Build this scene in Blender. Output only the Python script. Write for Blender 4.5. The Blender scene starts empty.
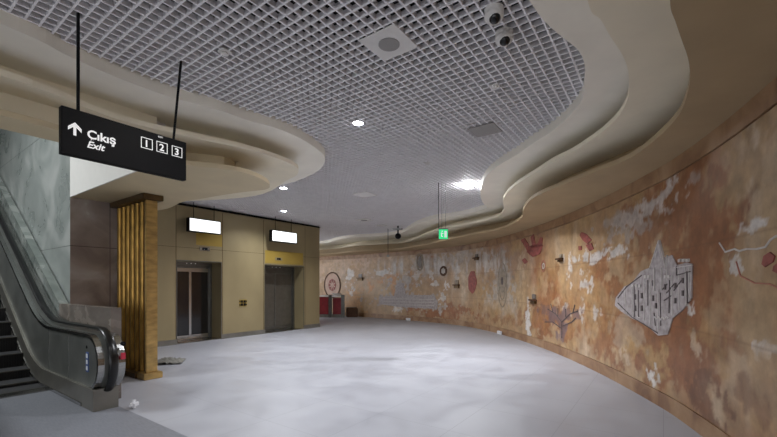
import bpy, bmesh, math, random
import numpy as np
from mathutils import Vector, Matrix
random.seed(4)
S = bpy.context.scene
C = S.collection
H = 1.5; F = 386.0; CX = 388.5; HY = 285.0
# ---------------- camera ----------------
cd = bpy.data.cameras.new('camera'); cam = bpy.data.objects.new('camera', cd); C.objects.link(cam)
cam.location = (0, 0, H); cam.rotation_euler = (math.pi/2, 0, 0)
cd.sensor_width = 36; cd.lens = 36*F/777; cd.shift_y = (HY-218.5)/777; cd.clip_start = .05
S.camera = cam
# ---------------- world, exposure ----------------
w = bpy.data.worlds.new('world'); S.world = w; w.use_nodes = True
w.node_tree.nodes['Background'].inputs[0].default_value = (.93, .95, 1, 1)
w.node_tree.nodes['Background'].inputs[1].default_value = 2.1
S.view_settings.view_transform = 'Standard'; S.view_settings.look = 'None'
S.view_settings.exposure = 0.38; S.view_settings.gamma = 1; S.view_settings.use_curve_mapping = False

PW_ = 3.5
def lamp(name, x, y, z, power, size=.3, color=(1, .98, .95), spot=None, blend=.9, tilt=(0, 0, 0)):
    l = bpy.data.lights.new(name, 'SPOT' if spot else 'AREA')
    l.energy = power*PW_; l.color = color
    if spot: l.spot_size = math.radians(spot); l.spot_blend = blend; l.shadow_soft_size = size
    else: l.shape = 'DISK'; l.size = size
    o = bpy.data.objects.new(name, l); C.objects.link(o); o.location = (x, y, z); o.rotation_euler = tilt
    return o
# ---------------- frame helpers ----------------
PHI = math.atan2(386, 275)
A = Vector((math.cos(PHI), math.sin(PHI), 0)); B = Vector((-math.sin(PHI), math.cos(PHI), 0))
def at(px, py, z):                      # pixel on a horizontal plane at height z
    Y = F*(z-H)/(HY-py); return Vector(((px-CX)/F*Y, Y, z))
def onplane(px, P0, d):                 # pixel column on a vertical plane: distance along d
    k = (px-CX)/F
    return (k*P0.y-P0.x)/(d.x-k*d.y)
def catmull(pts, n=8):
    out = []
    P = [pts[0]]+list(pts)+[pts[-1]]
    for i in range(1, len(P)-2):
        p0, p1, p2, p3 = [np.array(q[:2], float) for q in P[i-1:i+3]]
        for k in range(n):
            t = k/n
            out.append(.5*((2*p1)+(-p0+p2)*t+(2*p0-5*p1+4*p2-p3)*t*t+(-p0+3*p1-3*p2+p3)*t**3))
    out.append(np.array(pts[-1][:2], float))
    return out
def smooth(P, it=3):
    P = [np.array(p[:2], float) for p in P]
    for _ in range(it):
        P = [P[0]]+[(P[i-1]+2*P[i]+P[i+1])/4 for i in range(1, len(P)-1)]+[P[-1]]
    return P
def offset(P, d):
    out = []
    for i in range(len(P)):
        t = P[min(i+1, len(P)-1)]-P[max(i-1, 0)]; t = t/np.linalg.norm(t)
        out.append(P[i]+d*np.array([-t[1], t[0]]))
    return out
# ---------------- materials ----------------
def s2l(c):
    return tuple(((v/255+.055)/1.055)**2.4 if v > 10 else v/255/12.92 for v in c)
def mat(name, col, rough=.5, metal=0, var=.12, scale=6, bump=0, col2=None, emit=None, stren=1, spec=.5, detail=6, stretch=None):
    m = bpy.data.materials.new(name); m.use_nodes = True; nt = m.node_tree; bs = nt.nodes['Principled BSDF']
    c = s2l(col); bs.inputs['Roughness'].default_value = rough; bs.inputs['Metallic'].default_value = metal
    bs.inputs['Specular IOR Level'].default_value = spec
    tc = nt.nodes.new('ShaderNodeTexCoord'); nz = nt.nodes.new('ShaderNodeTexNoise')
    nz.inputs['Scale'].default_value = scale; nz.inputs['Detail'].default_value = detail
    if stretch:
        mp = nt.nodes.new('ShaderNodeMapping'); mp.inputs['Scale'].default_value = stretch
        nt.links.new(tc.outputs['Object'], mp.inputs[0]); nt.links.new(mp.outputs[0], nz.inputs[0])
    else: nt.links.new(tc.outputs['Object'], nz.inputs[0])
    rp = nt.nodes.new('ShaderNodeValToRGB'); nt.links.new(nz.outputs[0], rp.inputs[0])
    e = rp.color_ramp.elements; e[0].position = .32; e[1].position = .68
    cc = s2l(col2) if col2 else tuple(v*(1-var) for v in c)
    e[0].color = (*cc, 1); e[1].color = (*[min(1, v*(1+(0 if col2 else var))) for v in c], 1)
    nt.links.new(rp.outputs[0], bs.inputs['Base Color'])
    if bump:
        b = nt.nodes.new('ShaderNodeBump'); b.inputs['Strength'].default_value = bump; b.inputs['Distance'].default_value = .01
        nt.links.new(nz.outputs[0], b.inputs['Height']); nt.links.new(b.outputs[0], bs.inputs['Normal'])
    if emit:
        bs.inputs['Emission Color'].default_value = (*s2l(emit), 1); bs.inputs['Emission Strength'].default_value = stren
    return m
M = dict(
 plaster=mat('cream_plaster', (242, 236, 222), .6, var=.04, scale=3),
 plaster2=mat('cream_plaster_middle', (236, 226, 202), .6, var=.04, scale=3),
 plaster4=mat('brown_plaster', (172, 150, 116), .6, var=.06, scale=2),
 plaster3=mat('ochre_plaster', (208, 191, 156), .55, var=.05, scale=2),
 grid=mat('grey_grid', (244, 242, 244), .45, metal=0, var=.04),
 plenum=mat('dark_void', (20, 20, 21), .9),
 white=mat('white_enamel', (225, 222, 218), .5, var=.02),
 grille=mat('speaker_mesh', (150, 147, 144), .6, var=.1, scale=150),
 gold=mat('champagne_panel', (156, 142, 108), .4, metal=.3, var=.1, scale=1.3, stretch=(1, 1, .5)),
 goldp=mat('yellow_panel', (176, 150, 74), .35, metal=.35, var=.1, scale=1.6),
 steel=mat('brushed_steel', (170, 170, 168), .25, metal=1, var=.08, scale=3, stretch=(1, 1, 40)),
 steeld=mat('satin_steel_dull', (112, 112, 108), .36, metal=.85, var=.14, scale=4),
 steelp=mat('scuffed_steel', (134, 131, 124), .4, metal=.7, var=.15, scale=3),
 glassd=mat('dark_door_glass', (26, 25, 26), .12, var=.3, scale=2),
 bronze=mat('bronze_flute', (164, 128, 66), .32, metal=.75, var=.35, scale=7, stretch=(1, 1, .6)),
 bronzed=mat('dark_bronze', (92, 72, 46), .4, metal=.6, var=.2),
 brass=mat('brass_wrapped', (190, 158, 100), .3, metal=.6, var=.25, scale=5, bump=.15, stretch=(1, 1, 3)),
 black=mat('black_satin', (9, 9, 13), .6, var=.1, spec=.2),
 rubber=mat('black_rubber', (14, 14, 15), .28, var=.1),
 step=mat('escalator_tread', (74, 74, 76), .5, metal=.5, var=.25, scale=60, stretch=(.2, 6, 1)),
 stepd=mat('escalator_riser', (42, 42, 45), .6, metal=.3, var=.25, scale=60),
 plate=mat('landing_plate', (124, 126, 134), .45, metal=.15, var=.12, scale=20, stretch=(6, .5, 1)),
 lit=mat('lit_panel', (240, 242, 240), .5, emit=(240, 243, 244), stren=1.05),
 lamp=mat('lamp_lens', (255, 255, 255), .5, emit=(235, 242, 255), stren=25),
 lamp2=mat('bright_lamp_lens', (255, 255, 255), .5, emit=(245, 248, 255), stren=60),
 green=mat('green_lit', (40, 190, 120), .5, emit=(40, 190, 115), stren=.9),
 ink=mat('white_letter', (235, 235, 235), .6, emit=(235, 235, 235), stren=.35),
 red=mat('red_label', (190, 50, 70), .5), blue=mat('blue_label', (60, 85, 140), .5), paper=mat('white_label', (222, 222, 226), .6),
 redp=mat('red_counter', (128, 34, 42), .45, var=.2), brown=mat('brown_crate', (82, 54, 34), .7, var=.2),
 escp=mat('escalator_panel', (158, 160, 156), .3, metal=.75, var=.2, scale=2.5),
 leafd=mat('dull_door_metal', (98, 94, 86), .35, metal=.5, var=.12), discm=mat('emblem_stone', (192, 164, 148), .6),
 dust=mat('grey_sheet', (120, 118, 112), .6, var=.3, scale=30),
 engr=mat('pale_engraved_stone', (186, 178, 178), .65, var=.16, scale=14, detail=10, col2=(150, 140, 138)),
 engl=mat('white_engraved_line', (200, 194, 190), .65, var=.1, scale=20),
 engd=mat('dark_engraved_line', (92, 82, 82), .7, var=.2, scale=20),
 redm=mat('red_marble', (142, 74, 68), .5, var=.3, scale=12), pinkm=mat('pink_inlay', (172, 112, 96), .5, var=.2, scale=12),
 greym=mat('grey_inlay', (150, 138, 122), .55, var=.25, scale=10), whitem=mat('white_plaster_fill', (205, 200, 194), .7, var=.1, scale=10),
)
def stone(name, cols, scale, rough=.3, jx=0, jz=0, axis='x', jcol=.55, jw=.006, bump=0, spec=.5):
    """veined stone in object space with panel joints along (axis,z) or (x,y) for floors"""
    m = bpy.data.materials.new(name); m.use_nodes = True; nt = m.node_tree; L = nt.links; bs = nt.nodes['Principled BSDF']
    bs.inputs['Specular IOR Level'].default_value = spec
    tc = nt.nodes.new('ShaderNodeTexCoord'); n1 = nt.nodes.new('ShaderNodeTexNoise'); n1.inputs['Scale'].default_value = scale
    n1.inputs['Detail'].default_value = 9; n1.inputs['Distortion'].default_value = 1.2; L.new(tc.outputs['Object'], n1.inputs[0])
    rp = nt.nodes.new('ShaderNodeValToRGB'); L.new(n1.outputs[0], rp.inputs[0])
    e = rp.color_ramp.elements
    while len(e) < len(cols): e.new(.5)
    for i, c in enumerate(cols):
        e[i].position = .3+.4*i/(len(cols)-1); e[i].color = (*s2l(c), 1)
    out = rp.outputs[0]
    if jx:
        sp = nt.nodes.new('ShaderNodeSeparateXYZ'); L.new(tc.outputs['Object'], sp.inputs[0])
        masks = []
        for ax, step in (((0, 'X'), jx), ((1, 'Y') if axis == 'floor' else (2, 'Z'), jz)):
            a = nt.nodes.new('ShaderNodeMath'); a.operation = 'PINGPONG'; a.inputs[1].default_value = step/2
            L.new(sp.outputs[ax[0]], a.inputs[0])
            b = nt.nodes.new('ShaderNodeMath'); b.operation = 'LESS_THAN'; b.inputs[1].default_value = jw/2; L.new(a.outputs[0], b.inputs[0]); masks.append(b)
        mx = nt.nodes.new('ShaderNodeMath'); mx.operation = 'MAXIMUM'; L.new(masks[0].outputs[0], mx.inputs[0]); L.new(masks[1].outputs[0], mx.inputs[1])
        mm = nt.nodes.new('ShaderNodeMix'); mm.data_type = 'RGBA'; L.new(mx.outputs[0], mm.inputs[0]); L.new(out, mm.inputs[6])
        mm.inputs[7].default_value = (*[v*jcol for v in s2l(cols[0])], 1); out = mm.outputs[2]
    L.new(out, bs.inputs['Base Color'])
    r2 = nt.nodes.new('ShaderNodeMapRange'); L.new(n1.outputs[0], r2.inputs[0]); r2.inputs[1].default_value = .3; r2.inputs[2].default_value = .7
    r2.inputs[3].default_value = rough*.8; r2.inputs[4].default_value = rough*1.25; L.new(r2.outputs[0], bs.inputs['Roughness'])
    if bump:
        b = nt.nodes.new('ShaderNodeBump'); b.inputs['Strength'].default_value = bump; b.inputs['Distance'].default_value = .01
        L.new(n1.outputs[0], b.inputs['Height']); L.new(b.outputs[0], bs.inputs['Normal'])
    return m
M['floor'] = stone('dusty_floor_marble', [(150, 151, 159), (156, 157, 165), (161, 162, 169)], 1.6, .42, .9, .9, 'floor', .8, .006)
M['greymarble'] = stone('grey_marble', [(122, 128, 125), (144, 149, 146), (168, 170, 167)], 1.1, .3, 1.25, 2.15, 'x', .45, .012)
M['pinkmarble'] = stone('pinkish_marble', [(122, 108, 102), (146, 133, 127), (168, 158, 152)], 1.4, .22, .9, 2.15, 'x', .45, .012)
M['bandstone'] = stone('brown_band_stone', [(118, 82, 56), (150, 116, 84), (170, 140, 110)], 2.2, .35)
M['parapet'] = stone('brown_grey_marble', [(96, 88, 82), (118, 110, 104), (138, 128, 120)], 1.8, .25)
M['glaze'] = stone('greenish_parapet_marble', [(96, 104, 100), (122, 128, 124), (146, 150, 146)], 1.8, .25)
# ---------------- mesh helpers ----------------
def link(name, bm, m, parent=None, loc=None, rot=0, sm=False):
    me = bpy.data.meshes.new(name); bm.normal_update(); bm.to_mesh(me); bm.free()
    if m: me.materials.append(m)
    if sm:
        for p in me.polygons: p.use_smooth = True
    o = bpy.data.objects.new(name, me); C.objects.link(o)
    if parent: o.parent = parent
    if loc is not None: o.location = loc; o.rotation_euler = (0, 0, rot)
    return o
def tag(o, label, cat, group=None):
    o['label'] = label; o['category'] = cat
    if group: o['group'] = group
    return o
def thing(name, label, cat, loc=(0, 0, 0), rot=0, group=None):
    o = bpy.data.objects.new(name, None); C.objects.link(o); o.location = loc; o.rotation_euler = (0, 0, rot); o.empty_display_size = .1
    return tag(o, label, cat, group)
def struct(o): o['kind'] = 'structure'; return o
def box(bm, x0, x1, y0, y1, z0, z1, bev=0):
    g = bmesh.ops.create_cube(bm, size=1)
    bmesh.ops.scale(bm, vec=(x1-x0, y1-y0, z1-z0), verts=g['verts'])
    bmesh.ops.translate(bm, vec=((x0+x1)/2, (y0+y1)/2, (z0+z1)/2), verts=g['verts'])
    if bev:
        es = list({e for v in g['verts'] for e in v.link_edges})
        bmesh.ops.bevel(bm, geom=es, offset=bev, segments=2, affect='EDGES')
    return bm
def bx(*a, bev=0): return box(bmesh.new(), *a, bev=bev)
def prism(bm, P, z0, z1):
    from mathutils.geometry import delaunay_2d_cdt
    Q = []
    for p in P:
        v = Vector((float(p[0]), float(p[1])))
        if not Q or (v-Q[-1]).length > 1e-4: Q.append(v)
    n = len(Q)
    vs, es, fs, _, _, _ = delaunay_2d_cdt(Q, [(i, (i+1) % n) for i in range(n)], [list(range(n))], 1, 1e-5)
    lo = [bm.verts.new((v.x, v.y, z0)) for v in vs]
    for f in fs: bm.faces.new([lo[i] for i in f])
    bmesh.ops.recalc_face_normals(bm, faces=bm.faces)
    r = bmesh.ops.extrude_face_region(bm, geom=bm.faces[:])
    for v in r['geom']:
        if isinstance(v, bmesh.types.BMVert): v.co.z = z1
    bmesh.ops.delete(bm, geom=[v for v in bm.verts if not v.link_faces], context='VERTS')
    bmesh.ops.recalc_face_normals(bm, faces=bm.faces); return bm
def cyl(bm, p, r, h, seg=20, axis='z', r2=None):
    g = bmesh.ops.create_cone(bm, cap_ends=True, segments=seg, radius1=r, radius2=r if r2 is None else r2, depth=h)
    R = {'z': Matrix(), 'x': Matrix.Rotation(math.pi/2, 4, 'Y'), 'y': Matrix.Rotation(-math.pi/2, 4, 'X')}[axis]
    bmesh.ops.transform(bm, matrix=Matrix.Translation(p) @ R, verts=g['verts']); return bm
def tube(bm, p0, p1, r, seg=10):
    p0 = Vector(p0); p1 = Vector(p1); d = p1-p0
    g = bmesh.ops.create_cone(bm, cap_ends=True, segments=seg, radius1=r, radius2=r, depth=d.length)
    bmesh.ops.transform(bm, matrix=Matrix.Translation((p0+p1)/2) @ d.to_track_quat('Z', 'Y').to_matrix().to_4x4(), verts=g['verts']); return bm
def sphere(bm, p, r, sc=(1, 1, 1), seg=20):
    g = bmesh.ops.create_uvsphere(bm, u_segments=seg, v_segments=seg//2, radius=r)
    bmesh.ops.transform(bm, matrix=Matrix.Translation(p) @ Matrix.Diagonal((*sc, 1)), verts=g['verts']); return bm
def ribbonbm(bm, path, prof):
    """sweep closed profile of (w, n) in the (x) and in-plane normal along path of (y,z); used by the escalator"""
    rows = []
    for i, (y, z) in enumerate(path):
        a = path[max(i-1, 0)]; b = path[min(i+1, len(path)-1)]
        t = Vector((b[0]-a[0], b[1]-a[1])).normalized(); nrm = Vector((-t.y, t.x))
        rows.append([bm.verts.new((w, y+n*nrm.x, z+n*nrm.y)) for w, n in prof])
    k = len(prof)
    for i in range(len(rows)-1):
        for j in range(k): bm.faces.new((rows[i][j], rows[i][(j+1) % k], rows[i+1][(j+1) % k], rows[i+1][j]))
    bm.faces.new(rows[0]); bm.faces.new(rows[-1][::-1]); bmesh.ops.recalc_face_normals(bm, faces=bm.faces); return bm
def text(name, s, size, m, parent, loc, rot, shear=0, bold=.0):
    cu = bpy.data.curves.new(name, 'FONT'); cu.body = s; cu.size = size; cu.extrude = .002; cu.shear = shear; cu.offset = bold
    t = bpy.data.objects.new(name+'_tmp', cu); C.objects.link(t); bpy.context.view_layer.update()
    me = bpy.data.meshes.new_from_object(t.evaluated_get(bpy.context.evaluated_depsgraph_get()))
    bpy.data.objects.remove(t); me.materials.clear(); me.materials.append(m)
    o = bpy.data.objects.new(name, me); C.objects.link(o); o.parent = parent; o.location = loc; o.rotation_euler = rot
    return o
# ================= plan curves =================
ZC, Z1, Z2, Z3 = 3.6, 3.49, 3.25, 2.95
GAP = .13
W = [(-9, 20.9), (-5.5, 20.5), (-2.4, 19.1), (.62, 16.6), (2.4, 14.7), (3.15, 13.0), (3.5, 11.3), (3.69, 8.8), (3.6, 6.6), (3.37, 4.85), (3.2, 4.1), (2.95, 3.3), (2.68, 2.6), (2.4, 1.8), (2.1, .7), (1.95, -.7), (1.9, -4)]
wall = smooth(catmull(W, 10), 6)
c1 = [(-.3, -4), (-.2, 0), (.15, 1.3), (.6, 2.2)]+[at(x, y, Z1) for x, y in ((529, 0), (546, 23), (566, 40), (579, 51), (585, 67))]+\
     [at(x, y, ZC-.02) for x, y in ((584, 85), (578, 98), (562, 116), (548, 127), (531, 138), (515, 150), (498.5, 160), (485, 173), (480.5, 187), (482, 198), (487, 204), (478, 207.5), (460, 212), (442, 214.5), (434.5, 215.6), (420, 220), (410.7, 225), (402, 230.5), (383, 233.4), (365, 234.5), (350, 235.4), (334, 238.5), (322, 241.5))]+[(-6, 18.9), (-9.5, 19.2)]
c2 = [(.2, -4), (.3, 0), (.6, 1.3)]+[at(x, y, Z2) for x, y in ((587, 0), (600, 18), (610, 36), (622, 54), (628, 70), (629, 88), (627, 102), (618, 117), (603.6, 131), (589, 141.5), (572.7, 152), (552, 162), (535, 173), (520, 182), (509, 191), (503, 200), (504, 209), (499, 216), (481, 221.5), (460, 225.5), (440, 229.5), (427, 233.5), (413, 240), (400, 243), (383, 244), (365, 245), (347, 246.5), (332, 249.3))]+[(-6, 19.2), (-9.5, 19.5)]
c3 = [(.8, -4), (.9, .5), (1.15, 1.5)]+[at(x, y, Z3) for x, y in ((670, 0), (675, 20), (682, 41), (688, 58), (690, 75), (688, 92), (681, 112), (665, 131), (640, 152), (622, 162), (603.6, 169), (583, 177), (563, 185), (543, 193), (529, 201), (523, 211), (521, 219), (502, 229), (481, 233), (460, 237), (440, 241.5), (420, 246), (400, 249), (383, 250), (365, 251), (347, 252.3), (332, 254))]+[(-6, 19.8), (-9.5, 20.1)]
c1, c2, c3 = [smooth(catmull(c, 6), 3) for c in (c1, c2, c3)]
def left(front, z, extra, back, tail):
    f = [at(x, y, z) for x, y in front]
    st = [np.array(f[0][:2])-np.array(A[:2])*k for k in (8, 4, 2)]
    return smooth(catmull(st+f+[at(x, y, z) for x, y in back]+tail, 6), 3)
l1 = left([(0, 23), (60, 52), (99, 70), (137, 85), (170, 97), (200, 105), (225, 112), (250, 121), (276, 128), (300, 138), (317, 149)], Z1, 0, [(325, 157), (323, 166), (315, 173), (299, 180), (285, 184)], [(-3.2, 8.3), (-5, 8.6), (-7.5, 8.7)])
l2 = left([(0, 75), (31, 86), (62, 97), (82, 106), (123, 121), (180, 134.5), (203, 140), (237, 147), (260, 152.5), (283, 160.5), (294, 165.5)], Z2, 0, [(298.5, 170), (296, 176), (285, 181)], [(-2.6, 7.6), (-4.5, 8.1), (-7.4, 8.2)])
l3 = left([(0, 115), (31, 123), (60, 131), (95, 143), (140, 155), (186, 165), (215, 168), (237, 171), (253, 175.5), (265, 181)], Z3, 0, [(270, 186.5), (266, 189.5), (253, 191), (240, 192.5), (220, 195.5), (200, 199), (180, 202.5)], [(-4.6, 7.6), (-7.0, 8.05)])
J = at(153, 164.6, Z3); PC = at(70, 197, Z3)
aP = (PC.dot(A)); bN = J.dot(B)
def AB(a, b, z=0): return A*a+B*b+Vector((0, 0, z))
J = AB(aP, bN)
PCb = PC.dot(B)
# ================= setting =================
ff = struct(link('floor', bx(-13, 8, -5, 23, -.1, 0), M['floor'])) if False else None
fl = struct(link('floor', box(bmesh.new(), -14, 26, -14, 16, -.1, 0), M['floor'], None, (0, 0, 0), PHI))
# right wall: long curved wall with stained marble
wl = np.array(wall); seg = np.linalg.norm(np.diff(wl, axis=0), axis=1); U = np.concatenate([[0], np.cumsum(seg)])
def wp(u, off=0):
    i = int(np.clip(np.searchsorted(U, u)-1, 0, len(seg)-1)); t = (u-U[i])/seg[i]
    p = wl[i]*(1-t)+wl[i+1]*t
    d = (wl[i+1]-wl[i])/seg[i]; n = np.array([d[1], -d[0]])    # towards the room
    return p+n*off
def px2uv(px, py):
    k = (px-CX)/F; g = wl[:, 0]-k*wl[:, 1]
    for i in range(len(g)-1):
        if wl[i+1, 1] > .5 and g[i]*g[i+1] <= 0 and g[i] != g[i+1]:
            t = g[i]/(g[i]-g[i+1]); p = wl[i]*(1-t)+wl[i+1]*t
            return U[i]+t*seg[i], H+(HY-py)*p[1]/F
    return U[-1]-6, H
ZB, ZT = .19, 2.76
rng = np.random.RandomState(3)
def vnoise(u, v, f, fv=None):
    fv = fv or f; g = rng.rand(700, 200); x = (u*f) % 690; y = (v*fv+3) % 190
    xi = x.astype(int); yi = y.astype(int); fx = x-xi; fy = y-yi; fx = fx*fx*(3-2*fx); fy = fy*fy*(3-2*fy)
    return (g[xi, yi]*(1-fx)+g[xi+1, yi]*fx)*(1-fy)+(g[xi, yi+1]*(1-fx)+g[xi+1, yi+1]*fx)*fy
def fbm(u, v, f, n=5, fv=None):
    fv = fv or f; s = 0; a = 0
    for k in range(n): w_ = .55**k; s = s+w_*vnoise(u+k*3.1, v+k*1.7, f*2**k, fv*2**k); a += w_
    return s/a
NU, NV = int(U[-1]/.02), 130
uu = np.linspace(0, U[-1], NU)
vv = np.linspace(ZB, ZT, NV)
UG, VG = np.meshgrid(uu, vv, indexing='ij')
def lin(c): return np.array(s2l(c))
base = lin((168, 136, 102)); tan = lin((180, 152, 116)); rust = lin((140, 88, 52)); dark = lin((104, 68, 46)); pale = lin((194, 172, 146)); wht = lin((212, 206, 200)); grey = lin((168, 158, 150)); yel = lin((172, 137, 90))
n1 = fbm(UG, VG, .9); n2 = fbm(UG, VG, 3.0); n3 = fbm(UG, VG, 2.2, 5, .5); n4 = fbm(UG, VG, 8); n5 = fbm(UG, VG, 5, 5, 3)
col = base*np.ones(UG.shape+(3,))
def blend(mask, c): 
    global col
    mask = np.clip(mask, 0, 1)[..., None]; col = col*(1-mask)+c*mask
blend((n1-.5)*4, tan); blend((.5-n2)*2.6, yel); blend((n3-.56)*4, pale*.95); blend((.42-n1)*4, rust*1.1)
WN = [[fbm(UG+k*7, VG+k*5, f, 5) for k in range(3)] for f in (1.6, 3.5, 8)]
def blob(px, py, rx, ry, c, al=.9, rag=None, soft=2.5, drip=False):
    if rx*ry < 250: al = min(1, al*1.2)
    u0, v0 = px2uv(px, py); ua, _ = px2uv(px-rx, py); ub, _ = px2uv(px+rx, py); _, va = px2uv(px, py+ry)
    ru = abs(ub-ua)/2; rv = abs(v0-va)
    r_ = min(ru, rv*1.5); q = WN[0] if r_ > .5 else WN[1] if r_ > .22 else WN[2]
    d = np.sqrt(((UG-u0+(q[0]-.5)*ru*3.2)/ru)**2+((VG-v0+(q[1]-.5)*rv*3.2)/rv)**2)+(n4-.5)*1.6+(q[2]-.5)*1.0
    blend(np.clip((1.05-d)*soft, 0, 1)*al, c)
# rust-brown zones round the castle and along the right
for b in ((690, 200, 34, 75, rust, .85), (640, 250, 45, 42, rust, .8), (600, 330, 40, 26, rust*1.05, .75), (690, 310, 32, 70, rust, .85), (655, 345, 55, 30, rust, .7),
          (560, 305, 16, 28, rust, .75), (545, 312, 14, 18, rust, .7), (600, 290, 16, 40, rust, .45), (700, 235, 24, 60, rust*.9, .7), (706, 400, 22, 20, dark*1.2, .8), (760, 400, 20, 28, dark*1.3, .5),
          (740, 330, 34, 60, tan*.9, .8), (745, 160, 36, 30, yel*.85, .8), (716, 330, 18, 34, yel*.95, .6), (765, 350, 18, 40, tan, .5),
          (640, 350, 16, 14, yel*1.05, .8), (625, 330, 14, 16, pale*.85, .5), (575, 290, 30, 34, yel, .4),
          (520, 250, 26, 14, lin((158, 120, 102)), .5), (470, 262, 40, 12, lin((160, 138, 118)), .5), (385, 262, 50, 12, lin((186, 160, 132)), .5),
          (385, 282, 16, 9, lin((186, 132, 76)), .8), (352, 295, 12, 14, lin((190, 142, 86)), .6), (440, 310, 28, 8, rust*1.1, .75), (505, 318, 22, 8, rust, .5),
          (340, 262, 30, 14, lin((204, 176, 152)), .5)):
    blob(*b)
# whitish fills and drips
for b in ((635, 215, 32, 9, wht*.9, .7), (628, 230, 26, 10, grey, .7), (590, 256, 26, 6, wht*.85, .75), (655, 200, 16, 8, wht*.85, .55), (612, 222, 12, 12, grey*1.1, .5), (671, 176, 7, 14, wht*.85, .7),
          (694, 180, 6, 8, wht*.7, .4), (691, 309, 6, 6, wht, .8), (651, 374, 5, 8, wht*.95, .85), (695, 352, 5, 12, pale, .6), (767, 349, 16, 6, wht*.95, .85), (768, 352, 12, 9, pale, .6),
          (754, 229, 15, 7, wht, .9), (762, 222, 12, 6, wht*.95, .85), (735, 258, 5, 7, wht, .9), (738, 267, 6, 6, wht*.9, .8), (624, 358, 5, 6, pale, .7),
          (528, 322, 2, 18, wht*.9, .85), (570, 270, 2, 16, wht*.9, .7), (522, 268, 5, 14, pale, .5), (585, 283, 5, 9, wht*.85, .7), (582, 310, 3, 10, wht*.85, .6), (596, 314, 4, 8, wht*.85, .6), (566, 309, 3, 6, wht*.85, .6),
          (503, 285, 12, 24, lin((182, 174, 164)), .85), (503, 285, 7, 14, lin((140, 130, 120)), .8), (560, 318, 12, 10, lin((112, 90, 88)), .75), (548, 312, 7, 6, lin((112, 90, 88)), .5), (574, 314, 8, 6, lin((112, 90, 88)), .6), (562, 332, 5, 9, lin((120, 100, 100)), .7), (503, 305, 14, 16, pale*.95, .5), (487, 262, 4, 9, wht*.8, .5), (494, 262, 3, 9, wht*.8, .5), (500, 268, 12, 20, grey, .35),
          (350, 277, 4, 6, wht, .8), (352, 292, 3, 5, wht*.9, .7), (387, 273, 14, 4, wht*.9, .85), (395, 284, 9, 6, grey*1.1, .7), (403, 292, 9, 10, grey*1.1, .85), (410, 302, 32, 7, grey*1.15, .95), (390, 300, 13, 6, grey*1.1, .9),
          (417, 270, 4, 13, wht*.85, .6), (425, 265, 9, 12, grey*1.1, .4), (442, 297, 4, 5, wht*.9, .7), (398, 309, 4, 3, wht, .7), (434, 283, 3, 3, wht, .7), (445, 286, 3, 4, wht, .7), (430, 274, 3, 4, wht*.9, .6), (457, 275, 4, 10, wht*.8, .5), (466, 256, 20, 6, grey*1.1, .5)):
    blob(*b)
# vertical smears of plaster in the upper band of the far stretch
u480 = px2uv(480, 270)[0]
band = np.exp(-((VG-2.25)/.35)**2)*np.clip((u480+3-UG)/2, 0, 1)*np.clip((UG-px2uv(370, 270)[0])/1.5, 0, 1)
blend((fbm(UG, VG, 5, 4, .9)-.5)*5*band, wht*.85)
blend((.38-n4)*1.4, dark)
# joints between slabs
for zj in (1.02, 1.9): blend((np.abs(VG-zj) < .013)*.28, dark)
for k in range(60):
    blend((np.abs(UG-1.35*k-.4) < .013)*.22, dark)
def curved(name, zs, off, colarr=None, m=None, top=False):
    bm = bmesh.new(); us = uu if colarr is not None else U
    P = [wp(u, off) for u in us]
    rows = [[bm.verts.new((p[0], p[1], z)) for z in zs] for p in P]
    for i in range(len(rows)-1):
        for j in range(len(zs)-1): bm.faces.new((rows[i][j], rows[i+1][j], rows[i+1][j+1], rows[i][j+1]))
    return bm
# main face + backing in one mesh
bm = curved('w', vv, 0, True)
me = bpy.data.meshes.new('wall_right'); bm.to_mesh(me); bm.free()
ca = me.color_attributes.new('stone', 'FLOAT_COLOR', 'POINT')
buf = np.ones((NU*NV, 4), np.float32); buf[:, :3] = np.clip(col.reshape(-1, 3), 0, 1); ca.data.foreach_set('color', buf.ravel())
for p in me.polygons: p.use_smooth = True
m = bpy.data.materials.new('stained_mural_marble'); m.use_nodes = True; nt = m.node_tree; bs = nt.nodes['Principled BSDF']
at_ = nt.nodes.new('ShaderNodeAttribute'); at_.attribute_name = 'stone'
tc = nt.nodes.new('ShaderNodeTexCoord'); nz = nt.nodes.new('ShaderNodeTexNoise'); nz.inputs['Scale'].default_value = 5; nz.inputs['Detail'].default_value = 10; nz.inputs['Roughness'].default_value = .65
nt.links.new(tc.outputs['Object'], nz.inputs[0])
mr = nt.nodes.new('ShaderNodeMapRange'); mr.inputs[1].default_value = .3; mr.inputs[2].default_value = .7; mr.inputs[3].default_value = .72; mr.inputs[4].default_value = 1.22; nt.links.new(nz.outputs[0], mr.inputs[0])
mx = nt.nodes.new('ShaderNodeVectorMath'); mx.operation = 'MULTIPLY'; nt.links.new(at_.outputs['Color'], mx.inputs[0]); nt.links.new(mr.outputs[0], mx.inputs[1])
nt.links.new(mx.outputs[0], bs.inputs['Base Color']); bs.inputs['Roughness'].default_value = .42
me.materials.append(m)
wr = bpy.data.objects.new('wall_right', me); C.objects.link(wr); struct(wr)
inner = [wp(u, -.01) for u in U]; outer = [wp(u, -.25) for u in U]
bk = link('wall_back', prism(bmesh.new(), inner+outer[::-1], 0, 3.95), M['bandstone']); struct(bk)
a_ = [wp(u, .012) for u in U]; b_ = [wp(u, -.008) for u in U]
struct(link('baseboard_right', prism(bmesh.new(), a_+b_[::-1], 0, ZB-.006), M['bandstone']))
struct(link('trim_1', prism(bmesh.new(), a_+b_[::-1], ZT+.012, Z3), M['bandstone']))
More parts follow.
